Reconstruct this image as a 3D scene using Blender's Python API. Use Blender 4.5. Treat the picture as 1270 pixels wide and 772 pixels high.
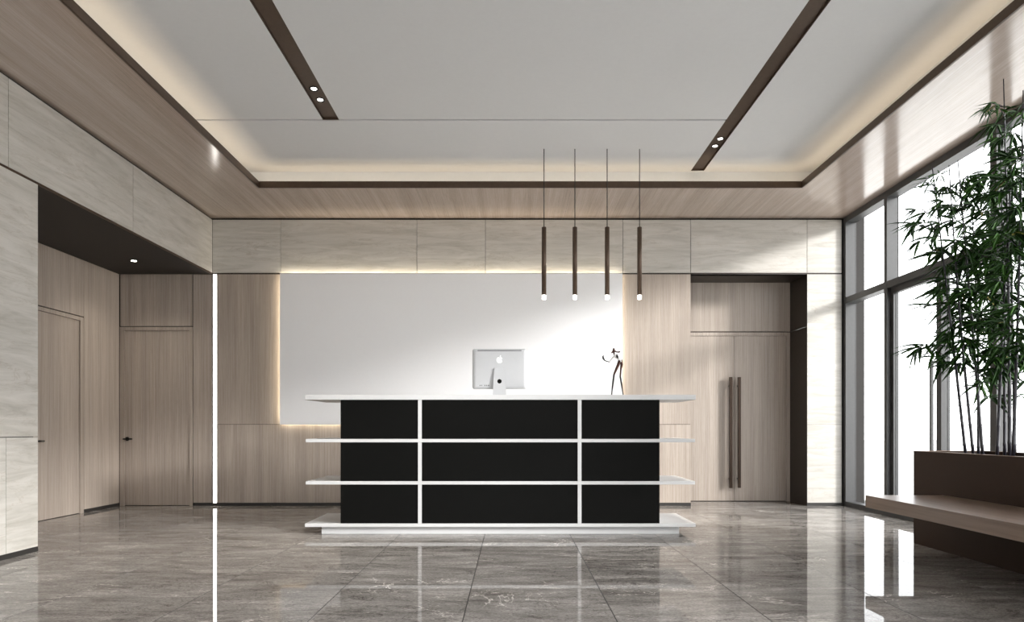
import bpy, bmesh, math, random
from mathutils import Vector, Matrix, Euler

for o in list(bpy.data.objects):
    bpy.data.objects.remove(o, do_unlink=True)
SC = bpy.context.scene
COL = SC.collection

# ------------------------------------------------------------------ camera
F, CX, CY, H = 847.0, 635.0, 531.5, 1.0          # focal length and vanishing point in pixels of 1270x772
cam = bpy.data.cameras.new('camera')
cam.sensor_width = 36.0
cam.lens = 36.0 * F / 1270.0
cam.shift_y = (CY - 386.0) / 1270.0
cam.clip_start = 0.05
cam_o = bpy.data.objects.new('camera', cam)
cam_o.location = (0, 0, H)
cam_o.rotation_euler = (math.pi / 2, 0, 0)
COL.objects.link(cam_o)
SC.camera = cam_o

# ------------------------------------------------------------------ world, sun, exposure
W = bpy.data.worlds.new('overcast_white_sky')
SC.world = W
W.use_nodes = True
bg = W.node_tree.nodes['Background']
bg.inputs[0].default_value = (0.965, 0.985, 1.0, 1)
bg.inputs[1].default_value = 3.0
sun = bpy.data.lights.new('sun', 'SUN')
sun.energy = 3.9
sun.angle = math.radians(10.0)
sun.color = (1.0, 0.99, 0.975)
sun_o = bpy.data.objects.new('sun', sun)
sun_o.rotation_euler = Vector((-1.0, 0.60, -0.37)).to_track_quat('-Z', 'Y').to_euler()
sun_o.location = (12, 2, 8)
COL.objects.link(sun_o)
SC.view_settings.view_transform = 'Standard'
SC.view_settings.look = 'None'
SC.view_settings.gamma = 1.0
SC.view_settings.use_curve_mapping = False
SC.view_settings.exposure = 0.66
cy = SC.cycles
cy.max_bounces = 10
cy.diffuse_bounces = 6
cy.glossy_bounces = 5
cy.transparent_max_bounces = 12
cy.sample_clamp_indirect = 8.0
cy.caustics_reflective = False
cy.caustics_refractive = False

# ------------------------------------------------------------------ main dimensions (metres)
D = 8.795            # back wall plane
XL, XR = -3.858, 4.268
ZS = 3.71            # timber soffit
ZC = 3.95            # white tray ceiling
YB = -2.6            # front of the room, behind the camera
DF = 6.40            # front of the desk


# ------------------------------------------------------------------ materials
def lin(r, g, b):
    f = lambda c: ((c / 255 + 0.055) / 1.055) ** 2.4 if c > 10 else c / 255 / 12.92
    return (f(r), f(g), f(b), 1)


class NT:
    def __init__(s, name):
        s.m = bpy.data.materials.new(name)
        s.m.use_nodes = True
        s.t = s.m.node_tree
        s.b = s.t.nodes['Principled BSDF']

    def n(s, typ, **kw):
        x = s.t.nodes.new(typ)
        for k, v in kw.items():
            setattr(x, k, v)
        return x

    def l(s, a, b):
        s.t.links.new(a, b)

    def set(s, **kw):
        for k, v in kw.items():
            s.b.inputs[k.replace('_', ' ')].default_value = v

    def coords(s, scale, rot=(0, 0, 0), per_object=0.0):
        tc = s.n('ShaderNodeTexCoord')
        src = tc.outputs['Object']
        if per_object:
            oi = s.n('ShaderNodeObjectInfo')
            mu = s.n('ShaderNodeVectorMath', operation='SCALE')
            cb = s.n('ShaderNodeCombineXYZ')
            for i in range(3):
                m1 = s.n('ShaderNodeMath', operation='MULTIPLY')
                s.l(oi.outputs['Random'], m1.inputs[0])
                m1.inputs[1].default_value = per_object * (1.0, 1.73, 0.61)[i]
                s.l(m1.outputs[0], cb.inputs[i])
            ad = s.n('ShaderNodeVectorMath', operation='ADD')
            s.l(src, ad.inputs[0])
            s.l(cb.outputs[0], ad.inputs[1])
            src = ad.outputs[0]
        mp = s.n('ShaderNodeMapping')
        mp.inputs['Scale'].default_value = scale
        mp.inputs['Rotation'].default_value = rot
        s.l(src, mp.inputs[0])
        return mp.outputs[0]

    def noise(s, vec, scale=1.0, detail=4.0, rough=0.55, dist=0.0):
        x = s.n('ShaderNodeTexNoise')
        x.inputs['Scale'].default_value = scale
        x.inputs['Detail'].default_value = detail
        x.inputs['Roughness'].default_value = rough
        x.inputs['Distortion'].default_value = dist
        s.l(vec, x.inputs['Vector'])
        return x.outputs['Fac']

    def ramp(s, fac, stops):
        x = s.n('ShaderNodeValToRGB')
        e = x.color_ramp.elements
        e[0].position, e[0].color = stops[0]
        e[1].position, e[1].color = stops[-1]
        for p, c in stops[1:-1]:
            k = e.new(p)
            k.color = c
        s.l(fac, x.inputs[0])
        return x.outputs[0]

    def mix(s, fac, a, b, mode='MIX'):
        x = s.n('ShaderNodeMix', data_type='RGBA', blend_type=mode)
        if isinstance(fac, float):
            x.inputs[0].default_value = fac
        else:
            s.l(fac, x.inputs[0])
        for v, i in ((a, 6), (b, 7)):
            if isinstance(v, tuple):
                x.inputs[i].default_value = v
            else:
                s.l(v, x.inputs[i])
        return x.outputs[2]

    def math(s, op, a, b=None):
        x = s.n('ShaderNodeMath', operation=op)
        for v, i in ((a, 0), (b, 1)):
            if v is None:
                continue
            if isinstance(v, (int, float)):
                x.inputs[i].default_value = v
            else:
                s.l(v, x.inputs[i])
        return x.outputs[0]

    def bump(s, fac, strength, dist=0.01):
        x = s.n('ShaderNodeBump')
        x.inputs['Strength'].default_value = strength
        x.inputs['Distance'].default_value = dist
        s.l(fac, x.inputs['Height'])
        s.l(x.outputs[0], s.b.inputs['Normal'])


def plain(name, rgb, rough=0.5, metal=0.0, mottle=0.05, scale=30, **kw):
    k = NT(name)
    c = lin(*rgb)
    v = k.noise(k.coords((scale,) * 3), 1.0, 3.0)
    a = tuple(min(1, x * (1 - mottle)) for x in c[:3]) + (1,)
    b = tuple(min(1, x * (1 + mottle)) for x in c[:3]) + (1,)
    k.l(k.ramp(v, [(0.3, a), (0.7, b)]), k.b.inputs['Base Color'])
    k.set(Roughness=rough, Metallic=metal)
    for q, x in kw.items():
        k.b.inputs[q.replace('_', ' ')].default_value = x
    return k.m


def wood(name, dark, mid, light, grain, rough=0.4, per_object=3.0, coat=0.0, bump=0.05, pores=0.7, freq=120):
    """Straight grained veneer; grain = axis along which the streaks run."""
    k = NT(name)
    def sc(across, along):
        return tuple(along if i == grain else across for i in range(3))
    fine = k.noise(k.coords(sc(freq, 1.3), per_object=per_object), 1.0, 3.0, 0.6)
    band = k.noise(k.coords(sc(9, 0.22), per_object=per_object), 1.0, 2.0, 0.5, 0.3)
    pore = k.noise(k.coords(sc(260, 9.0), per_object=per_object), 1.0, 2.0, 0.6)
    c = k.ramp(fine, [(0.28, lin(*dark)), (0.5, lin(*mid)), (0.74, lin(*light))])
    c2 = k.ramp(band, [(0.3, (0.86, 0.85, 0.84, 1)), (0.7, (1.08, 1.08, 1.08, 1))])
    c = k.mix(1.0, c, c2, 'MULTIPLY')
    c3 = k.ramp(pore, [(0.32, (0.84, 0.83, 0.82, 1)), (0.48, (1, 1, 1, 1))])
    c = k.mix(pores, c, c3, 'MULTIPLY') if pores else c
    k.l(c, k.b.inputs['Base Color'])
    k.set(Roughness=rough)
    if coat:
        k.set(Coat_Weight=coat, Coat_Roughness=0.12)
    if bump:
        k.bump(fine, bump, 0.002)
    return k.m


def stone(name, dark, mid, light, axis):
    """Vein cut travertine; the veins lie along the given horizontal axis."""
    k = NT(name)
    def sc(up, along, other):
        return tuple(up if i == 2 else (along if i == axis else other) for i in range(3))
    a = k.noise(k.coords(sc(13.0, 1.5, 2.0), (0.03, 0.05, 0), 5.0), 1.0, 7.0, 0.62, 1.1)
    b = k.noise(k.coords(sc(2.2, 0.5, 0.8), (0, 0.04, 0), 5.0), 1.0, 3.0, 0.5, 0.6)
    c = k.ramp(a, [(0.3, lin(*dark)), (0.5, lin(*mid)), (0.72, lin(*light))])
    v = k.math('ABSOLUTE', k.math('SUBTRACT', k.noise(k.coords(sc(6.5, 0.9, 1.0), (0.05, 0.08, 0), 9.0), 1.0, 9.0, 0.64, 1.3), 0.5))
    vein = k.ramp(v, [(0.0, (0.76, 0.71, 0.65, 1)), (0.016, (1, 1, 1, 1))])
    c = k.mix(k.math('MULTIPLY', b, 0.95), c, vein, 'MULTIPLY')
    c2 = k.ramp(b, [(0.3, (0.94, 0.94, 0.93, 1)), (0.7, (1.04, 1.04, 1.04, 1))])
    c = k.mix(1.0, c, c2, 'MULTIPLY')
    k.l(c, k.b.inputs['Base Color'])
    k.set(Roughness=0.42)
    return k.m


def marble_floor(name):
    k = NT(name)
    base = k.noise(k.coords((1.6, 5.5, 1), (0, 0, 0.08), 13.0), 1.0, 12.0, 0.74, 0.6)
    c = k.ramp(base, [(0.30, lin(90, 86, 82)), (0.45, lin(129, 125, 121)), (0.56, lin(148, 144, 140)), (0.70, lin(182, 178, 174))])
    cloud = k.noise(k.coords((0.7, 1.3, 1), (0, 0, 0.3), 13.0), 1.0, 3.0, 0.5, 0.4)
    c = k.mix(1.0, c, k.ramp(cloud, [(0.3, (0.88, 0.87, 0.86, 1)), (0.7, (1.08, 1.08, 1.08, 1))]), 'MULTIPLY')
    # fine dark crackle
    d = k.math('ABSOLUTE', k.math('SUBTRACT', k.noise(k.coords((2.6, 4.4, 1), (0, 0, 0.5), 17.0), 1.0, 9.0, 0.7, 1.4), 0.5))
    dv = k.ramp(d, [(0.0, (0.28, 0.26, 0.25, 1)), (0.012, (1, 1, 1, 1))])
    dm = k.ramp(k.noise(k.coords((1.2, 1.5, 1), (0, 0, 0), 23.0), 1.0, 2.0), [(0.40, (0, 0, 0, 1)), (0.56, (1, 1, 1, 1))])
    c = k.mix(dm, c, k.mix(1.0, c, dv, 'MULTIPLY'))
    # pale veins, long, thin and slightly diagonal
    for (scl, rot, off, wid, lo) in (((0.6, 1.5, 1), -0.30, 31.0, 0.0018, 0.46), ((0.9, 2.0, 1), 0.45, 53.0, 0.0014, 0.55)):
        w = k.math('ABSOLUTE', k.math('SUBTRACT', k.noise(k.coords(scl, (0, 0, rot), off), 1.0, 7.0, 0.58, 0.9), 0.5))
        wv = k.ramp(w, [(0.0, (1, 1, 1, 1)), (wid, (0.7, 0.7, 0.7, 1)), (wid * 2, (0, 0, 0, 1))])
        wm = k.ramp(k.noise(k.coords((1.6, 2.2, 1), (0, 0, 0), off + 10), 1.0, 3.0), [(lo, (0, 0, 0, 1)), (lo + 0.10, (1, 1, 1, 1))])
        c = k.mix(k.math('MULTIPLY', k.math('MULTIPLY', wv, wm), 0.85), c, lin(226, 219, 211))
    s2 = k.noise(k.coords((9, 60, 1), (0, 0, -0.06), 31.0), 1.0, 6.0, 0.75)
    c = k.mix(k.ramp(s2, [(0.63, (0, 0, 0, 1)), (0.71, (0.8, 0.8, 0.8, 1))]), c, lin(205, 197, 190))
    s3 = k.noise(k.coords((8, 50, 1), (0, 0, 0.05), 61.0), 1.0, 6.0, 0.75)
    c = k.mix(k.ramp(s3, [(0.62, (0, 0, 0, 1)), (0.72, (0.6, 0.6, 0.6, 1))]), c, lin(70, 64, 59))
    grit = k.noise(k.coords((60, 110, 1), (0, 0, 0), 31.0), 1.0, 4.0, 0.8)
    c = k.mix(1.0, c, k.ramp(grit, [(0.34, (0.60, 0.60, 0.60, 1)), (0.66, (1.34, 1.34, 1.34, 1))]), 'MULTIPLY')
    k.l(c, k.b.inputs['Base Color'])
    k.set(Roughness=0.02, IOR=1.18)
    return k.m


def emit(name, rgb, strength):
    k = NT(name)
    k.set(Base_Color=(0.8, 0.8, 0.8, 1), Emission_Color=(*rgb, 1), Emission_Strength=strength)
    return k.m


def glass(name):
    k = NT(name)
    k.t.nodes.remove(k.b)
    out = k.t.nodes['Material Output']
    tr = k.n('ShaderNodeBsdfTransparent')
    tr.inputs[0].default_value = (0.975, 0.975, 0.975, 1)
    gl = k.n('ShaderNodeBsdfGlossy')
    gl.inputs['Roughness'].default_value = 0.02
    fr = k.n('ShaderNodeFresnel')
    fr.inputs[0].default_value = 1.45
    mx = k.n('ShaderNodeMixShader')
    ge = k.n('ShaderNodeNewGeometry')
    front = k.math('SUBTRACT', 1.0, ge.outputs['Backfacing'])
    k.l(k.math('MULTIPLY', k.math('MULTIPLY', fr.outputs[0], front), 0.8), mx.inputs[0])
    k.l(tr.outputs[0], mx.inputs[1])
    k.l(gl.outputs[0], mx.inputs[2])
    k.l(mx.outputs[0], out.inputs[0])
    return k.m


M = {}
M['wood'] = wood('oak_veneer_upright', (159, 146, 134), (174, 162, 151), (187, 176, 166), 2, 0.42)
M['soffit'] = wood('satin_veneer_ceiling', (168, 152, 141), (180, 164, 153), (191, 175, 165), 1, 0.16, 3.0, bump=0.0)
M['soffit'].node_tree.nodes['Principled BSDF'].inputs['IOR'].default_value = 2.1
M['bench'] = wood('bench_veneer', (122, 104, 91), (136, 117, 104), (149, 130, 117), 1, 0.29, 0.0, bump=0.0, pores=0.0, freq=30)
M['stone_back'] = stone('travertine_back', (176, 172, 164), (194, 190, 183), (207, 203, 197), 0)
M['stone_side'] = stone('travertine_side', (176, 172, 164), (194, 190, 183), (207, 203, 197), 1)
M['marble'] = marble_floor('grey_brown_marble')
M['joint'] = plain('dark_joint', (34, 30, 27), 0.8)
M['grout'] = plain('floor_grout', (26, 24, 22), 0.7)
M['paint'] = plain('white_ceiling_paint', (218, 219, 220), 0.85, mottle=0.01)
M['panelwhite'] = plain('white_panel_lacquer', (246, 246, 247), 0.5, mottle=0.005)
M['bronze'] = plain('brown_anodised_metal', (84, 68, 56), 0.38, 0.55, 0.08)
M['darkmetal'] = plain('dark_brown_lining', (54, 46, 40), 0.45, 0.2)
M['alcove'] = plain('dark_brown_ceiling_sheet', (26, 20, 16), 0.6, 0.0)
M['skirt'] = plain('charcoal_skirting', (44, 42, 40), 0.5)
M['frame'] = plain('charcoal_window_aluminium', (74, 74, 74), 0.45, 0.3)
M['white'] = plain('white_lacquer', (202, 202, 202), 0.4, mottle=0.01)
M['black'] = plain('matt_black_laminate', (14, 14, 13), 0.6, mottle=0.06)
M['black'].node_tree.nodes['Principled BSDF'].inputs['Specular IOR Level'].default_value = 0.06
M['handle'] = plain('dark_bronze_handle', (62, 50, 42), 0.3, 0.8)
M['lever'] = plain('black_lever', (22, 20, 19), 0.4, 0.5)
M['planter'] = plain('brown_planter_sheet', (50, 35, 25), 0.6, 0.0, 0.06)
M['planter'].node_tree.nodes['Principled BSDF'].inputs['Specular IOR Level'].default_value = 0.25
M['rim'] = plain('planter_rim', (120, 96, 76), 0.4, 0.4)
M['soil'] = plain('soil', (45, 34, 27), 0.95, mottle=0.3, scale=60)
M['alu'] = plain('silver_aluminium', (186, 187, 189), 0.5, 0.1, 0.01)
M['aludark'] = plain('grey_slot', (95, 95, 97), 0.7)
M['screen'] = plain('dark_screen_glass', (12, 12, 13), 0.08)
M['emblem'] = plain('white_emblem', (255, 255, 255), 0.25, mottle=0.0)
M['bronze_art'] = plain('patinated_bronze', (70, 44, 36), 0.35, 0.6, 0.2, 60)
M['art_dark'] = plain('blackened_bronze', (28, 24, 22), 0.4, 0.5, 0.2, 60)
M['art_white'] = plain('polished_pale_body', (252, 252, 252), 0.12, 0.0, 0.0)
M['culm'] = plain('black_bamboo_culm', (34, 32, 40), 0.35, 0.0, 0.25, 20)
M['leaf_a'] = plain('bamboo_leaf_dark', (30, 60, 16), 0.6, 0.0, 0.2, 9)
M['leaf_b'] = plain('bamboo_leaf_mid', (48, 84, 24), 0.6, 0.0, 0.2, 9)
M['leaf_c'] = plain('bamboo_leaf_old', (120, 112, 52), 0.5, 0.0, 0.2, 9)
M['glass'] = glass('clear_glazing')
M['led'] = emit('led_tube', (1.0, 0.95, 0.88), 6.0)
M['lens'] = emit('downlight_lens', (1.0, 0.95, 0.88), 8.0)
M['tip'] = emit('pendant_tip', (1.0, 0.95, 0.88), 6.0)
M['cove_led'] = emit('cove_led_tape', (1.0, 0.80, 0.52), 2.0)


# ------------------------------------------------------------------ mesh helpers
def bm_box(bm, x0, x1, y0, y1, z0, z1, bevel=0.0):
    vs = [bm.verts.new((x, y, z)) for x in (x0, x1) for y in (y0, y1) for z in (z0, z1)]
    idx = [(0, 1, 3, 2), (4, 6, 7, 5), (0, 4, 5, 1), (2, 3, 7, 6), (0, 2, 6, 4), (1, 5, 7, 3)]
    fs = [bm.faces.new([vs[i] for i in f]) for f in idx]
    if bevel:
        es = list({e for f in fs for e in f.edges})
        bmesh.ops.bevel(bm, geom=es, offset=bevel, segments=2, affect='EDGES', profile=0.5)


def bm_tube(bm, pts, radii, seg=10, caps=True):
    """Round tube through points with a radius at each one."""
    pts = [Vector(p) for p in pts]
    rings = []
    up = Vector((0, 0, 1))
    prev = None
    for i, p in enumerate(pts):
        t = (pts[min(i + 1, len(pts) - 1)] - pts[max(i - 1, 0)]).normalized()
        a = prev if prev is not None else (up if abs(t.z) < 0.9 else Vector((1, 0, 0)))
        u = (a - t * a.dot(t)).normalized()
        prev = u
        v = t.cross(u)
        r = radii[i] if isinstance(radii, (list, tuple)) else radii
        rings.append([bm.verts.new(p + (u * math.cos(2 * math.pi * k / seg) + v * math.sin(2 * math.pi * k / seg)) * r) for k in range(seg)])
    for a, b in zip(rings, rings[1:]):
        for k in range(seg):
            f = bm.faces.new((a[k], a[(k + 1) % seg], b[(k + 1) % seg], b[k]))
            f.smooth = True
    if caps:
        bm.faces.new(list(reversed(rings[0])))
        bm.faces.new(rings[-1])


def bm_prism(bm, outline, y0, y1):
    """Outline of (x, z) points extruded between two y planes."""
    a = [bm.verts.new((x, y0, z)) for x, z in outline]
    b = [bm.verts.new((x, y1, z)) for x, z in outline]
    n = len(a)
    bm.faces.new(a)
    bm.faces.new(list(reversed(b)))
    for i in range(n):
        bm.faces.new((a[i], b[i], b[(i + 1) % n], a[(i + 1) % n]))


def obj(name, bm, mat, parent=None, loc=None):
    me = bpy.data.meshes.new(name)
    bmesh.ops.recalc_face_normals(bm, faces=bm.faces)
    bm.to_mesh(me)
    bm.free()
    for m in (mat if isinstance(mat, (list, tuple)) else [mat]):
        me.materials.append(m)
    o = bpy.data.objects.new(name, me)
    COL.objects.link(o)
    if parent:
        o.parent = parent
    if loc:
        o.location = loc
    return o


def box(name, mat, parent, x0, x1, y0, y1, z0, z1, bevel=0.0):
    bm = bmesh.new()
    bm_box(bm, x0, x1, y0, y1, z0, z1, bevel)
    return obj(name, bm, mat, parent)


def tube(name, mat, parent, pts, radii, seg=12):
    bm = bmesh.new()
    bm_tube(bm, pts, radii, seg)
    return obj(name, bm, mat, parent)


def tag(o, label, cat, group=None):
    o['label'] = label
    o['category'] = cat
    if group:
        o['group'] = group
    return o


def thing(name, label, cat, loc=(0, 0, 0), group=None):
    o = bpy.data.objects.new(name, None)
    o.empty_display_size = 0.1
    COL.objects.link(o)
    o.location = loc
    return tag(o, label, cat, group)


def struct(name):
    o = bpy.data.objects.new(name, None)
    o.empty_display_size = 0.1
    COL.objects.link(o)
    o['kind'] = 'structure'
    return o


def sbox(name, mat, *dims):
    o = box(name, mat, None, *dims)
    o['kind'] = 'structure'
    return o


def area(name, loc, direction, length, width, along, power, color, parent=None, spread=None):
    l = bpy.data.lights.new(name, 'AREA')
    l.shape = 'RECTANGLE'
    l.size, l.size_y = length, width
    l.energy = power
    l.color = color
    if spread:
        l.spread = math.radians(spread)
    o = bpy.data.objects.new(name, l)
    COL.objects.link(o)
    z = -Vector(direction).normalized()
    x = Vector(along).normalized()
    y = z.cross(x)
    R = Matrix((x, y, z)).transposed().to_4x4()
    o.matrix_basis = Matrix.Translation(loc) @ R
    if parent:
        o.parent = parent
    return o


def X_at(px, y):
    return (px - CX) * y / F


def Z_at(py, y):
    return H + (CY - py) * y / F


# ------------------------------------------------------------------ floor
floor = sbox('floor', M['grout'], -5.3, 4.9, YB - 0.2, 9.6, -0.12, -0.0008)
G = 0.003
tx = [-0.256 + 0.8 * k for k in range(-7, 7)]
ty = [5.33 + 1.92 * k for k in range(-5, 4)]
for i in range(len(tx) - 1):
    for j in range(len(ty) - 1):
        x0, x1 = max(tx[i], -5.06), min(tx[i + 1], 4.42)
        y0, y1 = max(ty[j], YB), min(ty[j + 1], 9.36)
        if x1 - x0 < 0.05 or y1 - y0 < 0.05:
            continue
        box('tile', M['marble'], floor, x0 + G, x1 - G, y0 + G, y1 - G, -0.0007, 0.0)

# pale paving added outside the glazing to cut upward light on the ceiling
M['paving'] = plain('added_pale_paving', (206, 205, 202), 0.8, mottle=0.06, scale=1.5)
box('added_outdoor_ground', M['paving'], None, 4.95, 60, -50, 60, -0.2, -0.04)['kind'] = 'structure'
box('added_outdoor_ground', M['paving'], None, -60, 4.95, -50, YB - 0.25, -0.2, -0.04)['kind'] = 'structure'

# ------------------------------------------------------------------ back wall
GAP = 0.003
wb = sbox('wall_back', M['joint'], -5.3, 2.275, D + 0.022, D + 0.12, 0, ZC + 0.1)
box('backing', M['joint'], wb, 2.275, 4.55, D + 0.022, D + 0.12, 2.99, ZC + 0.1)
box('backing', M['joint'], wb, 3.83, 4.55, D + 0.022, D + 0.12, 0, 2.99)


def back_panel(name, mat, x0, x1, z0, z1, gap=GAP):
    return box(name, mat, wb, x0 + gap, x1 - gap, D, D + 0.022, z0, z1)


fr = [X_at(p, D) for p in (263.5, 348, 517, 602, 772.5, 856.5, 1001, 1044)]
for a, b in zip(fr, fr[1:]):
    back_panel('stone_panel', M['stone_back'], a, b, 3.004, 3.685)
# timber cladding
XB = -5.057
back_panel('wood_panel', M['wood'], -4.112 + 0.004, -3.862, 0.04, 2.983)
back_panel('wood_panel', M['wood'], XB + 0.01, -4.112 - 0.002, 2.318, 2.983)
xp = [X_at(p, D) for p in (270, 348, 560, 773, 856.5)]
for i, (a, b) in enumerate(zip(xp, xp[1:])):
    g0 = 0.001
    back_panel('wood_panel', M['wood'], a, b, 1.052, 2.983, g0)
    back_panel('wood_panel', M['wood'], a, b, 0.04, 1.047, g0)
# stone column by the windows
back_panel('stone_panel', M['stone_back'], X_at(1001, D), X_at(1044, D), 1.05, 2.983, 0.002)
back_panel('stone_panel', M['stone_back'], X_at(1001, D), X_at(1044, D), 0.04, 1.047, 0.002)
# skirting
sbox('baseboard_back', M['skirt'], -4.108, 2.303, D - 0.002, D + 0.02, 0, 0.036)
sbox('baseboard_right', M['skirt'], 3.80, 4.244, D - 0.002, D + 0.02, 0, 0.036)
# dark slot under the frieze
sbox('trim_1', M['darkmetal'], XL, 4.24, D + 0.008, D + 0.021, 2.984, 3.003)

# recess of the double door
R0, R1, RY = 2.303, 3.801, 9.331
wr = sbox('wall_recess', M['joint'], R0 - 0.06, R1 + 0.1, RY + 0.03, RY + 0.13, 0, 3.1)
box('reveal_panel', M['darkmetal'], wr, R1, R1 + 0.028, D + 0.002, RY + 0.03, 0.0, 2.31)
box('reveal_panel', M['darkmetal'], wr, R1, R1 + 0.028, D + 0.002, RY + 0.03, 2.318, 2.99)
box('reveal_panel', M['darkmetal'], wr, R0 - 0.028, R0, D + 0.024, RY + 0.03, 0.0, 2.99)
box('reveal_panel', M['darkmetal'], wr, R0 - 0.028, R1 + 0.028, D + 0.024, RY + 0.03, 2.99, 3.04)
box('wood_panel', M['wood'], wr, R0, R1 - 0.002, RY, RY + 0.03, 2.324, 2.99)

d1 = struct('door_1')                             # double door
zt = 2.31
box('door_frame', M['wood'], d1, R1 - 0.05, R1 - 0.002, RY, RY + 0.03, 0, zt)
box('door_frame', M['wood'], d1, R0, R0 + 0.05, RY, RY + 0.03, 0, zt)
box('door_frame', M['wood'], d1, R0 + 0.05, R1 - 0.05, RY, RY + 0.03, zt - 0.045, zt)
xm = X_at(911.3, RY)
bl = box('door_leaf', M['wood'], d1, R0 + 0.053, xm - 0.0025, RY + 0.012, RY + 0.03, 0.008, zt - 0.048)
br = box('door_leaf', M['wood'], d1, xm + 0.0025, R1 - 0.053, RY + 0.012, RY + 0.03, 0.008, zt - 0.048)
for leaf, px in ((bl, 906.3), (br, 916.8)):
    yh = RY - 0.055
    hx = X_at(px, yh)
    z0, z1 = Z_at(605.5, yh), Z_at(468, yh)
    bm = bmesh.new()
    bm_box(bm, hx - 0.02, hx + 0.02, yh - 0.016, yh + 0.016, z0, z1, 0.004)
    for z in (z0 + 0.12, z1 - 0.12):
        bm_box(bm, hx - 0.01, hx + 0.01, yh + 0.016, RY + 0.012, z - 0.01, z + 0.01)
    obj('handle', bm, M['handle'], leaf)


def lever(parent, base, wall_normal, along, mat=M['lever']):
    """Lever handle: round rose, neck and bar."""
    b, n, a = Vector(base), Vector(wall_normal), Vector(along)
    bm = bmesh.new()
    bm_tube(bm, [b, b + n * 0.012], 0.026, 16)
    bm_tube(bm, [b + n * 0.012, b + n * 0.05], 0.009, 10)
    bm_tube(bm, [b + n * 0.05 - a * 0.03, b + n * 0.05 + a * 0.085], 0.0095, 10)
    return obj('handle', bm, mat, parent)


# single door in the back plane of the alcove
d2 = struct('door_2')
a0, a1, zt = XB + 0.006, -4.112 - 0.002, 2.306
box('door_frame', M['wood'], d2, a0, a0 + 0.055, D, D + 0.022, 0, zt)
box('door_frame', M['wood'], d2, a1 - 0.04, a1, D, D + 0.022, 0, zt)
box('door_frame', M['wood'], d2, a0 + 0.055, a1 - 0.04, D, D + 0.022, zt - 0.042, zt)
lf = box('door_leaf', M['wood'], d2, a0 + 0.058, a1 - 0.043, D + 0.017, D + 0.026, 0.006, zt - 0.045)
lever(lf, (X_at(157.3, D), D + 0.017, 0.862), (0, -1, 0), (1, 0, 0))

# alcove wall facing the room
wa = sbox('wall_alcove', M['joint'], XB - 0.12, XB - 0.022, 5.3, 8.9, 0, 3.1)
ya, yb = 7.12, 8.066
box('wood_panel', M['wood'], wa, XB - 0.022, XB, yb + 0.003, D - 0.004, 0.04, 2.983)
box('wood_panel', M['wood'], wa, XB - 0.022, XB, ya, yb - 0.001, 2.318, 2.983)
box('wood_panel', M['wood'], wa, XB - 0.022, XB, 5.58, ya - 0.003, 0.04, 2.983)
sbox('baseboard_alcove', M['skirt'], XB - 0.02, XB + 0.002, yb + 0.003, D - 0.003, 0, 0.036)
d3 = struct('door_3')
box('door_frame', M['wood'], d3, XB - 0.022, XB, yb - 0.062, yb - 0.001, 0, zt)
box('door_frame', M['wood'], d3, XB - 0.022, XB, ya, ya + 0.05, 0, zt)
box('door_frame', M['wood'], d3, XB - 0.022, XB, ya + 0.05, yb - 0.062, zt - 0.042, zt)
lf = box('door_leaf', M['wood'], d3, XB - 0.027, XB - 0.018, ya + 0.053, yb - 0.065, 0.006, zt - 0.045)
lever(lf, (XB - 0.018, 7.25, 0.862), (1, 0, 0), (0, 1, 0))

# ------------------------------------------------------------------ left wall of travertine
YP = 5.557
wl = sbox('wall_left', M['joint'], XL - 0.14, XL - 0.022, YB, YP - 0.022, 0, 2.99)
box('backing', M['joint'], wl, XL - 0.14, XL - 0.022, YB, D + 0.02, 2.992, ZC + 0.1)
box('backing', M['joint'], wl, -5.2, XL - 0.14, YP - 0.1, YP - 0.022, 0, 2.99)
box('wood_panel', M['wood'], wl, XB, XL - 0.022, YP - 0.022, YP, 0.04, 2.98)
ys = [D - 0.001, 6.953, 5.231, 3.45, 1.69, -0.07, -1.83, YB]
for a, b in zip(ys, ys[1:]):
    box('stone_panel', M['stone_side'], wl, XL - 0.022, XL, b + GAP, a - GAP, 3.004, 3.685)
ys = [YP, 3.79, 2.03, 0.27, -1.49, YB]
for a, b in zip(ys, ys[1:]):
    box('stone_panel', M['stone_side'], wl, XL - 0.022, XL, b + GAP, a - (0 if a == YP else GAP), 0.934, 2.983)
ys = [YP, 5.207, 3.45, 1.69, -0.07, -1.83, YB]
for a, b in zip(ys, ys[1:]):
    box('stone_panel', M['stone_side'], wl, XL - 0.022, XL, b + GAP, a - (0 if a == YP else GAP), 0.04, 0.928)
sbox('baseboard_left', M['skirt'], XL - 0.02, XL + 0.002, YB, YP, 0, 0.036)
sbox('trim_2', M['bronze'], XL - 0.021, XL + 0.001, YB, D, 2.986, 3.002)

# front of the room behind the camera: a glazed entrance front
wf = sbox('wall_front', M['stone_back'], XL, XR + 0.15, YB - 0.15, YB, 2.9, ZC + 0.1)
box('pier', M['stone_back'], wf, XL, XL + 0.7, YB - 0.15, YB, 0, 2.9)
box('pier', M['stone_back'], wf, XR - 0.55, XR + 0.15, YB - 0.15, YB, 0, 2.9)
w2 = struct('window_2')
for k in range(5):
    x = XL + 0.7 + k * (XR - 0.55 - XL - 0.7) / 4
    box('mullion', M['frame'], w2, x - 0.03, x + 0.03, YB - 0.13, YB, 0, 2.9)
    if k < 4:
        x2 = XL + 0.7 + (k + 1) * (XR - 0.55 - XL - 0.7) / 4
        box('pane', M['glass'], w2, x + 0.03, x2 - 0.03, YB - 0.07, YB - 0.06, 0.02, 2.88)

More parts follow.
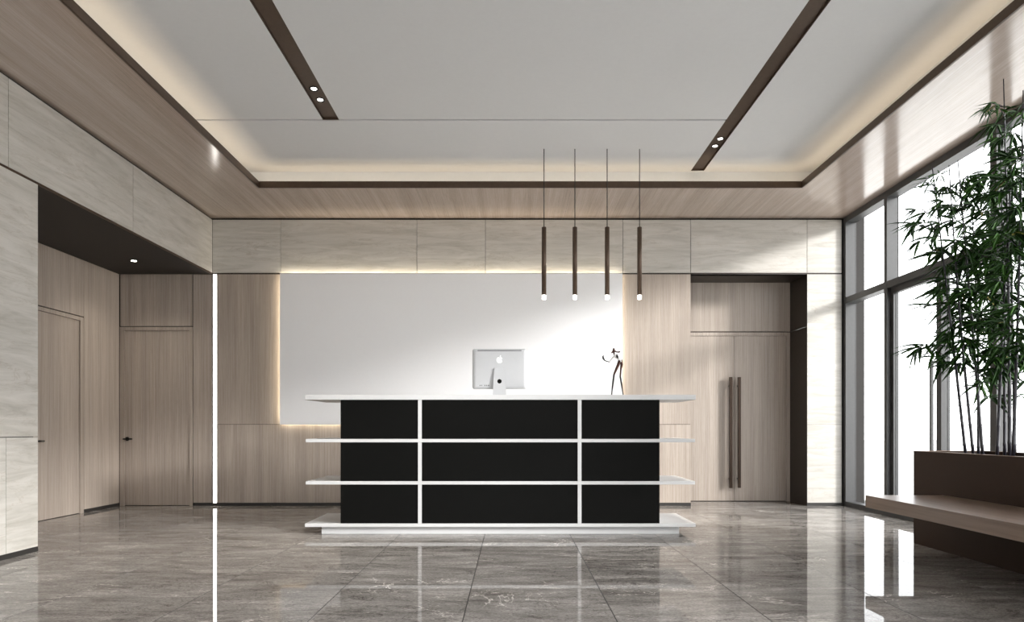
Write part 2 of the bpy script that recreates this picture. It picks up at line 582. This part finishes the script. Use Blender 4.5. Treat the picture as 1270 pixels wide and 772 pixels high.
# ------------------------------------------------------------------ ceiling
LX0, LX1, LY1, LY0 = -2.85, 3.262, 7.684, 0.4     # tray opening
CV = 0.172                                         # cove depth behind the lip
ce = sbox('ceiling', M['joint'], -4.1, 4.6, YB - 0.2, D + 0.2, ZC + 0.03, ZC + 0.13)
T = 0.018
sy = [D + 0.02, LY1]
box('soffit_panel', M['soffit'], ce, XL - 0.05, LX0 - 0.001, YB, D + 0.02, ZS, ZS + T)
box('soffit_panel', M['soffit'], ce, LX1 + 0.001, XR + 0.12, YB, D + 0.02, ZS, ZS + T)
sx = [LX0, -1.09, 0.67, LX1]
for a, b in zip(sx, sx[1:]):
    box('soffit_panel', M['soffit'], ce, a + 0.001, b - 0.001, LY1 + 0.0005, D + 0.02, ZS, ZS + T)
    box('soffit_panel', M['soffit'], ce, a + 0.001, b - 0.001, YB, LY0 - 0.0005, ZS, ZS + T)
# bronze lip round the tray
for (x0, x1, y0, y1) in ((LX0 - 0.012, LX0 + 0.004, LY0, LY1), (LX1 - 0.004, LX1 + 0.012, LY0, LY1),
                         (LX0 - 0.012, LX1 + 0.012, LY1 - 0.004, LY1 + 0.012), (LX0 - 0.012, LX1 + 0.012, LY0 - 0.012, LY0 + 0.004)):
    box('lip', M['bronze'], ce, x0, x1, y0, y1, ZS - 0.003, ZS + 0.07)
# cove back walls
c0, c1, d0, d1_ = LX0 - CV, LX1 + CV, LY0 - CV, LY1 + CV
for dims in ((c0 - 0.04, c0, d0, d1_), (c1, c1 + 0.04, d0, d1_), (c0 - 0.04, c1 + 0.04, d1_, d1_ + 0.04), (c0 - 0.04, c1 + 0.04, d0 - 0.04, d0)):
    box('cove_wall', M['paint'], ce, *dims, ZS + T, ZC + 0.03)
# white plasterboard: joint across at YJ, tracks let in between the boards
YJ = 6.533
TL0, TL1, TR0, TR1 = -1.808, -1.652, 2.047, 2.197
P = M['paint']
g = 0.014
box('ceiling_panel', P, ce, c0, TL0, d0, YJ - g, ZC, ZC + 0.03)
box('ceiling_panel', P, ce, TL1, TR0, d0, YJ - g, ZC, ZC + 0.03)
box('ceiling_panel', P, ce, c0, TR0, YJ + g, d1_, ZC, ZC + 0.03)
box('ceiling_panel', P, ce, TR1, c1, d0, d1_, ZC, ZC + 0.03)
box('ceiling_panel', P, ce, TR0, TR1, 7.82, d1_, ZC, ZC + 0.03)

# cove lights: warm LED tape lying in the trough
CW = (1.0, 0.80, 0.55)
cl = thing('cove_light', 'warm concealed LED light running round the sunken ceiling above its bronze lip', 'light', (0, 0, 0))
zl = ZS + T + 0.012
for (p0, p1) in (((LX0 - 0.07, LY0, 0), (LX0 - 0.07, LY1, 0)), ((LX1 + 0.07, LY0, 0), (LX1 + 0.07, LY1, 0)),
                 ((LX0, LY1 + 0.07, 0), (LX1, LY1 + 0.07, 0))):
    p0, p1 = Vector(p0), Vector(p1)
    dd = (p1 - p0)
    nx = 0.012 if abs(dd.y) > abs(dd.x) else 0
    ny = 0.0 if nx else 0.012
    box('led_tape', M['paint'], cl, p0.x - nx, p1.x + nx, p0.y - ny, p1.y + ny, ZS + T, ZS + T + 0.008)
    mid = (p0 + p1) / 2
    area('cove_lamp', (mid.x, mid.y, zl), (0, 0, 1), dd.length, 0.02, dd, 0.42 * dd.length, CW, cl)


# ceiling tracks with paired spots
def track(label, x0, x1, y0, y1, spots, far_note):
    xc = (x0 + x1) / 2
    t = thing('ceiling_light_track', label, 'ceiling light', (xc, (y0 + y1) / 2, ZC), 'bronze light tracks in the ceiling')
    L = lambda v: tuple(v[i] - (xc, (y0 + y1) / 2, ZC)[i] for i in range(3))
    h = (x1 - x0) / 2
    ly = (y1 - y0) / 2
    bm = bmesh.new()
    bm_box(bm, -h, h, -ly, ly, 0.016, 0.03)
    bm_box(bm, -h, -h + 0.006, -ly, ly, 0.0, 0.016)
    bm_box(bm, h - 0.006, h, -ly, ly, 0.0, 0.016)
    bm_box(bm, -h + 0.006, h - 0.006, ly - 0.006, ly, 0.0, 0.016)
    obj('channel', bm, M['bronze'], t)
    for (sx_, sy_) in spots:
        c = L((sx_, sy_, ZC))
        bm = bmesh.new()
        n = 24
        for (ra, rb, za, zb) in ((0.041, 0.041, 0.016, 0.010), (0.041, 0.034, 0.010, 0.010), (0.034, 0.030, 0.010, 0.0155)):
            A = [bm.verts.new((c[0] + ra * math.cos(2 * math.pi * k / n), c[1] + ra * math.sin(2 * math.pi * k / n), za)) for k in range(n)]
            B = [bm.verts.new((c[0] + rb * math.cos(2 * math.pi * k / n), c[1] + rb * math.sin(2 * math.pi * k / n), zb)) for k in range(n)]
            for k in range(n):
                bm.faces.new((A[k], A[(k + 1) % n], B[(k + 1) % n], B[k]))
        dl = obj('downlight', bm, M['lever'], t)
        tube('lens', M['lens'], dl, [(c[0], c[1], 0.016), (c[0], c[1], 0.0125)], 0.024, 20)
        area('spot_lamp', (c[0], c[1], 0.008), (0, 0, -1), 0.04, 0.04, (1, 0, 0), 4.0, (1, 0.93, 0.82), t, 70)
    return t


track('long bronze ceiling channel on the left, ending at the ceiling joint, with two lit spots', TL0, TL1, 0.4, YJ - 0.004,
      [(-1.729, 5.96), (-1.729, 6.16)], '')
track('long bronze ceiling channel on the right, running to the back cove, with two lit spots', TR0, TR1, 0.4, 7.82,
      [(2.132, 6.99), (2.132, 7.17)], '')

# alcove ceiling and its spot
box('alcove_soffit', M['alcove'], ce, XB - 0.02, XL - 0.023, YP - 0.02, D + 0.02, 2.985, 3.02)
sp = thing('recessed_spotlight', 'small lit spotlight set in the dark brown ceiling of the left alcove', 'ceiling light', (-4.474, 8.08, 2.985))
bm = bmesh.new()
bm_tube(bm, [(0, 0, 0.0), (0, 0, -0.004)], 0.042, 24)
obj('trim_ring', bm, M['lever'], sp)
tube('lens', M['lens'], sp, [(0, 0, -0.003), (0, 0, -0.006)], 0.030, 20)
area('spot_lamp', (0, 0, -0.012), (0, 0, -1), 0.05, 0.05, (1, 0, 0), 2.2, (1, 0.93, 0.82), sp, 110)

# ------------------------------------------------------------------ window wall on the right
w1 = struct('window_1')
DP = 0.135
FX0, FX1 = XR, XR + DP
sbox('wall_right', M['joint'], XR + 0.02, XR + 0.2, YB, D + 0.15, ZS + 0.02, ZC + 0.1)
MY = [(8.735, 8.793), (7.775, 7.838), (6.015, 6.098), (4.26, 4.343), (2.505, 2.588), (0.75, 0.833), (-1.005, -0.922), (YB, YB + 0.08)]
ZT0, ZT1, ZH = 2.598, 2.675, 3.634
for i, (y0, y1) in enumerate(MY):
    box('mullion', M['frame'], w1, FX0, FX1, y0, y1, 0.0, ZS - 0.002)
for (yb0, _), (_, ya1) in zip(MY, MY[1:]):
    box('head_rail', M['frame'], w1, FX0 + 0.001, FX1 - 0.001, ya1, yb0, ZH, ZS - 0.002)
    box('transom', M['frame'], w1, FX0 + 0.001, FX1 - 0.001, ya1, yb0, ZT0, ZT1)
    box('sill_rail', M['frame'], w1, FX0 + 0.001, FX1 - 0.001, ya1, yb0, 0.0, 0.062)
    box('pane', M['glass'], w1, FX1 - 0.014, FX1 - 0.006, ya1, yb0, ZT1, ZH)
    if abs(ya1 - 6.098) > 0.01:
        box('pane', M['glass'], w1, FX1 - 0.014, FX1 - 0.006, ya1, yb0, 0.062, ZT0)

# glazed double door in the second bay
d4 = struct('door_4')
dy0, dy1 = 6.098, 7.775
ym = 6.86
for (y0, y1) in ((dy0, ym - 0.004), (ym + 0.004, dy1)):
    fx0, fx1 = FX0 + 0.045, FX0 + 0.095
    lf = box('door_pane', M['glass'], d4, fx0 + 0.02, fx0 + 0.03, y0 + 0.055, y1 - 0.055, 0.13, ZT0 - 0.07)
    box('stile', M['frame'], d4, fx0, fx1, y0, y0 + 0.055, 0.065, ZT0 - 0.003)
    box('stile', M['frame'], d4, fx0, fx1, y1 - 0.055, y1, 0.065, ZT0 - 0.003)
    box('rail', M['frame'], d4, fx0, fx1, y0 + 0.055, y1 - 0.055, ZT0 - 0.07, ZT0 - 0.003)
    box('rail', M['frame'], d4, fx0, fx1, y0 + 0.055, y1 - 0.055, 0.065, 0.13)
box('meeting_post', M['frame'], d4, FX0, FX0 + 0.045, 6.79, 6.87, 0.062, ZT0)
hx, hy = FX0 - 0.075, 6.825
bm = bmesh.new()
bm_box(bm, hx - 0.014, hx + 0.014, hy - 0.014, hy + 0.014, 0.25, 1.675, 0.003)
for z in (0.27, 1.66):
    bm_box(bm, hx + 0.014, FX0, hy - 0.012, hy + 0.012, z - 0.012, z + 0.012)
obj('handle', bm, M['frame'], d4)

# ------------------------------------------------------------------ LED line and white panel
t = thing('strip_light', 'tall bright white LED strip light in the left corner of the back wall', 'light', (-3.824, D, 0))
box('diffuser', M['led'], t, -0.022, 0.022, -0.004, 0.016, 0.04, 2.982)
box('housing', M['frame'], t, -0.033, -0.0225, -0.002, 0.018, 0.04, 2.982)
box('housing', M['frame'], t, 0.0225, 0.029, -0.002, 0.018, 0.04, 2.982)

PX0, PX1, PZ0, PZ1 = -2.970, 1.413, 1.047, 2.982
PYF = D - 0.06
wp = thing('wall_panel', 'large plain white backlit panel on the wall behind the reception desk', 'wall panel', ((PX0 + PX1) / 2, D, PZ0))
pw, ph = (PX1 - PX0) / 2, PZ1 - PZ0
box('panel_face', M['panelwhite'], wp, -pw, pw, -0.06, -0.04, 0, ph, 0.002)
box('back_frame', M['darkmetal'], wp, -pw + 0.06, pw - 0.06, -0.04, -0.001, 0.06, ph - 0.06)
WW = (1.0, 0.90, 0.70)
area('halo_lamp', (-pw + 0.045, -0.02, ph / 2), (-1, 0, 0.0), ph - 0.05, 0.022, (0, 0, 1), 3.6, WW, wp)
area('halo_lamp', (pw - 0.045, -0.02, ph / 2), (1, 0, 0.0), ph - 0.05, 0.022, (0, 0, 1), 1.6, WW, wp)
area('halo_lamp', (0, -0.02, 0.045), (0, 0, -1), 2 * pw - 0.05, 0.022, (1, 0, 0), 4.5, WW, wp)
area('halo_lamp', (0, -0.02, ph - 0.045), (0, 0, 1), 2 * pw - 0.05, 0.022, (1, 0, 0), 8.0, WW, wp)

# ------------------------------------------------------------------ reception desk
DX0, DX1 = -1.941, 1.722
dk = thing('reception_desk', 'long white reception desk with black front panels and open shelf ends', 'desk', (0, DF, 0))
DB = 0.78
box('plinth', M['white'], dk, -1.802, 1.582, 0.066, DB - 0.06, 0, 0.074)
zsh = [(0.074, 0.106), (0.472, 0.503), (0.868, 0.899), (1.267, 1.314)]
for i, (z0, z1) in enumerate(zsh[:3]):
    box('shelf', M['white'], dk, DX0 + (0 if i == 0 else 0.008), DX1 - (0 if i == 0 else 0.006), 0, DB, z0, z1, 0.0015)
box('top', M['white'], dk, DX0 + 0.002, DX1, -0.003, DB - 0.05, 1.267, 1.314, 0.002)
bx = [-1.608, -0.881, -0.846, 0.616, 0.651, 1.384]
for (_, z0), (z1, _) in zip(zsh, zsh[1:]):
    box('carcass', M['white'], dk, bx[0], bx[5], 0.02, DB - 0.08, z0 + 0.0005, z1 - 0.0005)
    box('divider', M['white'], dk, bx[1], bx[2], -0.001, 0.02, z0 + 0.0005, z1 - 0.0005)
    box('divider', M['white'], dk, bx[3], bx[4], -0.001, 0.02, z0 + 0.0005, z1 - 0.0005)
    for a, b in ((0, 1), (2, 3), (4, 5)):
        box('front_panel', M['black'], dk, bx[a] + 0.001, bx[b] - 0.001, 0.002, 0.02, z0 + 0.001, z1 - 0.001)['label'] = 'matt black front panel'

# ------------------------------------------------------------------ computer on the desk (seen from behind)
ZT = 1.314
YM = 6.66
sM = F / YM
pc = thing('desktop_computer', 'silver all-in-one desktop computer standing on the desk, its back to the room', 'computer', (X_at(619.5, YM), YM, ZT))
hw, zb, ztp = 0.264, 0.068, 0.461


def rrect(x0, x1, z0, z1, r, n=5):
    out = []
    for cx_, cz_, a0_ in ((x1 - r, z1 - r, 0), (x0 + r, z1 - r, 90), (x0 + r, z0 + r, 180), (x1 - r, z0 + r, 270)):
        for k in range(n + 1):
            a = math.radians(a0_ + 90 * k / n)
            out.append((cx_ + r * math.cos(a), cz_ + r * math.sin(a)))
    return out


bm = bmesh.new()
rings = []
for (s, y) in ((1.0, 0.014), (1.0, 0.006), (0.985, 0.0), (0.86, -0.003), (0.6, -0.006), (0.25, -0.0075)):
    o_ = rrect(-hw, hw, zb, ztp, 0.022)
    zc_ = (zb + ztp) / 2
    rings.append([bm.verts.new((x * s, y, zc_ + (z - zc_) * s)) for x, z in o_])
for a, b in zip(rings, rings[1:]):
    for k in range(len(a)):
        f = bm.faces.new((a[k], a[(k + 1) % len(a)], b[(k + 1) % len(a)], b[k]))
        f.smooth = True
bm.faces.new(rings[-1])
bm.faces.new(list(reversed(rings[0])))
shell = obj('back_shell', bm, M['alu'], pc)
bm = bmesh.new()
bm_prism(bm, rrect(-hw + 0.004, hw - 0.004, zb + 0.004, ztp - 0.004, 0.018), 0.0142, 0.017)
obj('screen', bm, M['screen'], pc)
bm = bmesh.new()
bm_prism(bm, rrect(-0.215, 0.215, ztp - 0.021, ztp - 0.013, 0.003, 2), -0.0042, 0.002)
obj('vent_slot', bm, M['aludark'], pc)
# apple shaped emblem
ec = (0.0, Z_at(446.3, YM) - ZT)
pts = []
for ang, r in ((90, 0.70), (75, 0.86), (58, 0.98), (40, 0.98)):
    pts.append((r * math.cos(math.radians(ang)), r * math.sin(math.radians(ang))))
pts += [(0.92, 0.42), (0.70, 0.30), (0.58, 0.06), (0.64, -0.18), (0.90, -0.34)]           # the bite
for ang, r in ((-32, 0.98), (-50, 1.02), (-68, 1.04), (-80, 0.98), (-90, 0.92), (-100, 0.98), (-112, 1.04), (-130, 1.02), (-150, 1.0), (-172, 0.98), (166, 0.98), (145, 1.0), (122, 0.98), (105, 0.86)):
    pts.append((r * math.cos(math.radians(ang)), r * math.sin(math.radians(ang))))
S = 0.031
bm = bmesh.new()
ye = -0.0085
bm_prism(bm, [(ec[0] + x * S, ec[1] - 0.004 + z * S) for x, z in pts], ye, ye + 0.008)
leafp = []
for k in range(7):
    a = k / 6
    leafp.append((0.05 + 0.42 * a + 0.10 * math.sin(math.pi * a), 0.86 + 0.60 * a - 0.16 * math.sin(math.pi * a)))
for k in range(5, 0, -1):
    a = k / 6
    leafp.append((0.05 + 0.42 * a - 0.14 * math.sin(math.pi * a), 0.86 + 0.60 * a + 0.12 * math.sin(math.pi * a)))
bm_prism(bm, [(ec[0] + x * S, ec[1] - 0.004 + z * S) for x, z in leafp], ye, ye + 0.008)
obj('emblem', bm, M['emblem'], pc)['label'] = 'white bitten apple emblem'
# stand: tapered plate with a cable hole, and a foot
bm = bmesh.new()
zs0, zs1 = 0.006, Z_at(457, YM) - ZT
hz, hr = Z_at(473.5, YM) - ZT, 0.022
n = 28
wid = lambda z: 0.066 + (0.051 - 0.066) * (z - zs0) / (zs1 - zs0)
yst = lambda z: -0.040 + 0.020 * (z - zs0) / (zs1 - zs0)
outer, inner = [], []
corners = [(wid(zs1), zs1), (-wid(zs1), zs1), (-wid(zs0), zs0), (wid(zs0), zs0)]
per = n // 4
for i in range(4):
    (xa, za), (xb, zb_) = corners[i], corners[(i + 1) % 4]
    for k in range(per):
        x, z = xa + (xb - xa) * k / per, za + (zb_ - za) * k / per
        d_ = math.hypot(x, z - hz)
        outer.append((x, z))
        inner.append((hr * x / d_, hz + hr * (z - hz) / d_))
V = {}
for nm, ring in (('o', outer), ('i', inner)):
    for side, dy in (('f', 0.0), ('b', 0.008)):
        V[nm + side] = [bm.verts.new((x, yst(z) + dy, z)) for x, z in ring]
for k in range(n):
    j = (k + 1) % n
    bm.faces.new((V['of'][k], V['of'][j], V['if'][j], V['if'][k]))
    bm.faces.new((V['ob'][k], V['ib'][k], V['ib'][j], V['ob'][j]))
    bm.faces.new((V['of'][k], V['ob'][k], V['ob'][j], V['of'][j]))
    bm.faces.new((V['if'][k], V['if'][j], V['ib'][j], V['ib'][k]))
st = obj('stand', bm, M['alu'], pc)
bm = bmesh.new()
bm_box(bm, -0.069, 0.069, -0.056, 0.10, 0.0, 0.006, 0.002)
obj('foot', bm, M['alu'], st)
bm = bmesh.new()
bm_tube(bm, [(0, yst(hz) + 0.0045, hz), (0, yst(hz) + 0.0085, hz)], hr * 0.99, 24)
obj('hole_shade_disc', bm, M['black'], st)  # black disc filling the hole, its colour standing in for the shade inside
for px in (595.3, 597.3, 601.3, 603.6, 606.0):
    x = X_at(px, YM) - X_at(619.5, YM)
    box('port', M['screen'], shell, x - 0.004, x + 0.004, -0.004, 0.0, Z_at(479, YM) - ZT, Z_at(478, YM) - ZT + 0.002)

# ------------------------------------------------------------------ sculpture on the desk
YS = 6.60
sX = X_at(762, YS)
sc_ = thing('figurine', 'slender bronze figurine with long thin legs and pale torso on the desk', 'sculpture', (sX, YS, ZT))
def q(px, py, dy=0.0):
    return (X_at(px, YS) - sX, dy, max(Z_at(py, YS) - ZT, 0.0))
bm = bmesh.new()
bm_tube(bm, [q(758.0, 490.6, -.03), q(758.4, 486, -.03), q(759.6, 476, -.03), q(761, 465, -.028), q(763.5, 459.5, -.02), q(766.5, 453, -.01), q(768.6, 447, 0)],
        [.006, .0055, .0085, .009, .012, .015, .016], 12)
bm_tube(bm, [q(773.6, 490.6, .03), q(773, 486, .03), q(771.4, 476, .03), q(769.8, 467, .028), q(770.3, 459, .02), q(771.2, 452, .01), q(769.6, 446.5, 0)],
        [.006, .0055, .0085, .008, .009, .014, .017], 12)
legs = obj('legs', bm, [M['bronze_art'], M['art_dark']], sc_)
for f in legs.data.polygons:
    f.material_index = 1 if f.center.z < 0.19 else 0
bm = bmesh.new()
bm_tube(bm, [q(770, 449.5), q(769, 446.5), q(766.5, 443.5), q(763.6, 441.6), q(761.6, 440)], [.012, .020, .021, .024, .010], 14)
bm_tube(bm, [q(763, 441.5), q(759.5, 444.5), q(757, 448), q(755.5, 449)], [.012, .009, .008, .006], 12)
obj('torso', bm, M['art_white'], sc_)['label'] = 'pale polished torso and upper arm'
bm = bmesh.new()
bm_tube(bm, [q(756.5, 449.4), q(753, 448.6), q(750, 447.4), q(748.2, 444.8), q(747.8, 442.3), q(748.8, 441)], [.004, .005, .006, .010, .008, .003], 10)
obj('forearm', bm, M['art_dark'], sc_)
bm = bmesh.new()
bm_tube(bm, [q(764.4, 440.2, -.028), q(764.9, 443, -.03), q(765.8, 445.2, -.026)], [.004, .011, .005], 10)
obj('scarf', bm, M['art_dark'], sc_)
bm = bmesh.new()
bm_tube(bm, [q(761.6, 441), q(761.4, 438), q(761.2, 435), q(761.3, 432.6), q(761.4, 431.9)], [.007, .008, .014, .009, .003], 12)
bm_tube(bm, [q(758.3, 438.4, -.006), q(759.8, 436.6, -.006), q(762, 435.6, -.006), q(765, 437, -.006), q(767.5, 437, -.006), q(769, 436.3, -.006)], [.007, .008, .009, .006, .008, .006], 10)
obj('head', bm, M['bronze_art'], sc_)

# ------------------------------------------------------------------ pendants
YPD = 7.211
for i, (px, w) in enumerate(((674.7, 'leftmost of the four over the desk'),
                             (713.0, 'second from the left of the four over the desk'),
                             (753.0, 'third from the left of the four over the desk'),
                             (793.2, 'rightmost of four, nearest the double door'))):
    x = X_at(px, YPD)
    p = thing('pendant_light', 'slim bronze tube pendant light, ' + w, 'pendant light', (x, YPD, ZC), 'bronze tube pendants above the desk')
    tube('cable', M['lever'], p, [(0, 0, 0), (0, 0, Z_at(282, YPD) - ZC)], 0.0045, 8)
    z0, z1 = Z_at(366.5, YPD) - ZC, Z_at(282, YPD) - ZC
    bm = bmesh.new()
    bm_tube(bm, [(0, 0, z1), (0, 0, z1 - 0.002), (0, 0, z0)], [0.022, 0.0245, 0.0245], 24)
    obj('tube', bm, M['bronze'], p)
    tube('lit_tip', M['tip'], p, [(0, 0, z0 + 0.001), (0, 0, z0 - 0.042)], 0.020, 20)
    area('pendant_lamp', (0, 0, z0 - 0.045), (0, 0, -1), 0.03, 0.03, (1, 0, 0), 2.5, (1, 0.93, 0.82), p, 90)

# ------------------------------------------------------------------ planter and bench
QX0, QX1, QY0, QY1, QZ = 3.495, 4.10, 2.2, 5.944, 0.801
pl = thing('planter', 'long low brown metal planter box standing along the window wall', 'planter', (QX0, QY1, 0))
bm = bmesh.new()
w_ = 0.018
xx, yy = QX1 - QX0, QY0 - QY1
bm_box(bm, 0, w_, yy, 0, 0, QZ)
bm_box(bm, xx - w_, xx, yy, 0, 0, QZ)
bm_box(bm, w_, xx - w_, -w_, 0, 0, QZ)
bm_box(bm, w_, xx - w_, yy, yy + w_, 0, QZ)
obj('box', bm, M['planter'], pl)
bm = bmesh.new()
for dims in ((-0.002, 0.026, yy, 0.002), (xx - 0.026, xx + 0.002, yy, 0.002), (0.026, xx - 0.026, -0.026, 0.002), (0.026, xx - 0.026, yy, yy + 0.026)):
    bm_box(bm, *dims, QZ, QZ + 0.004)
obj('rim', bm, M['rim'], pl)
box('soil', M['soil'], pl, w_, xx - w_, yy + w_, -w_, 0.4, 0.70)
bn = thing('bench', 'floating timber bench seat fixed along the front of the brown planter', 'bench', (2.862, 5.533, 0.36))
box('seat', M['bench'], bn, 0, QX0 - 2.862 - 0.001, 2.2 - 5.533, 0, 0, 0.098, 0.003)
for y in (-0.6, -1.9):
    box('bracket', M['darkmetal'], bn, 0.25, QX0 - 2.862 - 0.001, y - 0.03, y + 0.03, -0.03, -0.0005)

# ------------------------------------------------------------------ bamboo
rng = random.Random(7)


def leaf_mesh(name, mat, length, width, bend):
    length, width = length * 1.12, width * 1.08
    bm = bmesh.new()
    prof = ((0, 0.04), (0.12, 0.55), (0.3, 1.0), (0.55, 0.86), (0.8, 0.45), (1.0, 0.0))
    L_, C_, R_ = [], [], []
    for a, w in prof:
        x = a * length
        z = -bend * a * a * length
        C_.append(bm.verts.new((x, 0, z - 0.10 * width * w)))
        if 0 < a < 1:
            L_.append(bm.verts.new((x, width * w / 2, z)))
            R_.append(bm.verts.new((x, -width * w / 2, z)))
    for side in (L_, R_):
        bm.faces.new((C_[0], C_[1], side[0]))
        for i in range(len(side) - 1):
            bm.faces.new((C_[i + 1], C_[i + 2], side[i + 1], side[i]))
        bm.faces.new((C_[-2], C_[-1], side[-1]))
    for f in bm.faces:
        f.smooth = True
    me = bpy.data.meshes.new(name)
    bm.to_mesh(me)
    bm.free()
    me.materials.append(mat)
    return me


LEAVES = [leaf_mesh('leaf', M[m], l, w, b) for m, l, w, b in (
    ('leaf_a', 0.20, 0.026, 0.30), ('leaf_a', 0.16, 0.022, 0.22), ('leaf_b', 0.185, 0.026, 0.38),
    ('leaf_a', 0.23, 0.028, 0.45), ('leaf_b', 0.15, 0.022, 0.2))]
OLD = leaf_mesh('leaf', M['leaf_c'], 0.14, 0.022, 0.3)


def bamboo(label, base_px, top_px, top_py, y, foliage_from, sprays, y_top=None, bend=0.03):
    y_top = y_top or y
    bz = 0.70
    base = Vector((X_at(base_px, y), y, bz))
    top = Vector((X_at(top_px, y_top), y_top, Z_at(top_py, y_top)))
    root = thing('bamboo_stalk', label, 'bamboo', base, 'bamboo stalks in the planter')
    v = top - base
    side = Vector((rng.uniform(-1, 1), rng.uniform(-1, 1), 0)) * bend
    pt = lambda t: v * t + side * math.sin(math.pi * t)
    nodes = 15
    pts, rad = [], []
    for k in range(nodes + 1):
        t = k / nodes
        r = 0.0125 * (1 - 0.72 * t)
        if 0 < k < nodes:
            for dt, rr in ((-0.004, r), (0.0, r * 1.22), (0.004, r)):
                pts.append(pt(t + dt))
                rad.append(rr)
        else:
            pts.append(pt(t))
            rad.append(r)
    tube('culm', M['culm'], root, pts, rad, 8)
    n = sprays
    for k in range(n):
        t = foliage_from + (1.0 - foliage_from) * (k + 0.5 * rng.random()) / n
        t = min(t, 0.93)
        p0 = pt(t)
        az = rng.uniform(0, 2 * math.pi)
        el = math.radians(rng.uniform(5, 50))
        ln = rng.uniform(0.07, 0.31) * (1.15 - 0.35 * t) * (1.0 if t < 0.75 else 1.0 - 2.6 * (t - 0.75))
        dr = Vector((math.cos(az) * math.cos(el), math.sin(az) * math.cos(el), math.sin(el)))
        p1 = p0 + dr * ln * 0.55
        p2 = p0 + dr * ln + Vector((0, 0, -0.10 * ln))
        if (base + p2).x > 4.12:
            dr.x = -abs(dr.x)
            p1 = p0 + dr * ln * 0.55
            p2 = p0 + dr * ln + Vector((0, 0, -0.10 * ln))
        tw = tube('twig', M['culm'], root, [p0, p1, p2], [0.0035, 0.003, 0.0015], 4)
        for (pp, cnt) in ((p2, rng.randint(8, 9)), (p1, rng.randint(4, 6))):
            fd = (p2 - p0).normalized()
            faz = math.atan2(fd.y, fd.x)
            for c in range(cnt):
                a = faz + (c - (cnt - 1) / 2) / max(cnt - 1, 1) * math.radians(150) + rng.uniform(-0.25, 0.25)
                e = math.radians(rng.uniform(-38, 22))
                me = OLD if rng.random() < 0.012 else rng.choice(LEAVES)
                s = rng.uniform(0.75, 1.08) * (1.0 if t < 0.75 else 1.0 - 1.7 * (t - 0.75))
                if t > 0.9 and rng.random() < 0.2:
                    continue
                R = Matrix.Rotation(a, 4, 'Z') @ Matrix.Rotation(-e, 4, 'Y') @ Matrix.Rotation(rng.uniform(-0.7, 0.7), 4, 'X')
                tip = base + pp + (R @ Vector((0.23 * s, 0, 0)))
                if tip.x > 4.24 or tip.z > ZS - 0.02:
                    continue
                o = bpy.data.objects.new('leaf', me)
                COL.objects.link(o)
                o.parent = tw
                o.matrix_basis = Matrix.Translation(pp) @ R @ Matrix.Diagonal((s, s, s, 1))


for m_ in ('leaf_a', 'leaf_b', 'leaf_c'):
    M[m_].node_tree.nodes['Principled BSDF'].inputs['Specular IOR Level'].default_value = 0.2

BAM = [
    ('leftmost bamboo stalk in the planter, leaning left with a thin bare tip', 1199, 1156, 206, 5.62, 0.32, 22, 5.55),
    ('second bamboo stalk from the left in the planter, leaning left', 1208.5, 1177, 205, 5.50, 0.32, 22, 5.55),
    ('third bamboo stalk from the left, upright and hidden in leaves above', 1213.5, 1206, 262, 5.72, 0.26, 22, 5.75),
    ('fourth bamboo stalk from the left, its tip just right of the leaning pair', 1220, 1188, 199, 5.35, 0.30, 22, 5.45),
    ('fifth bamboo stalk from the left, rising to the right in front of the mullion', 1236, 1256, 190, 5.25, 0.25, 22, 5.15),
    ('sixth bamboo stalk from the left, nearly straight, in the dense right clump', 1246, 1240, 165, 5.45, 0.25, 22, 5.3),
    ('tallest bamboo stalk, its leafy tip standing against the timber ceiling', 1252, 1244.5, 98, 5.10, 0.24, 23, 5.02),
    ('eighth bamboo stalk from the left, leaning right near the picture edge', 1256, 1269, 112, 5.00, 0.24, 23, 4.92),
    ('ninth bamboo stalk from the left, behind the leaning one in the dense clump', 1259, 1252, 200, 5.55, 0.22, 22, 5.6),
    ('bamboo stalk at the right picture edge, mostly cut off by the frame', 1276, 1268, 170, 4.95, 0.24, 22, 4.9),
]
for b in BAM:
    bamboo(*b)
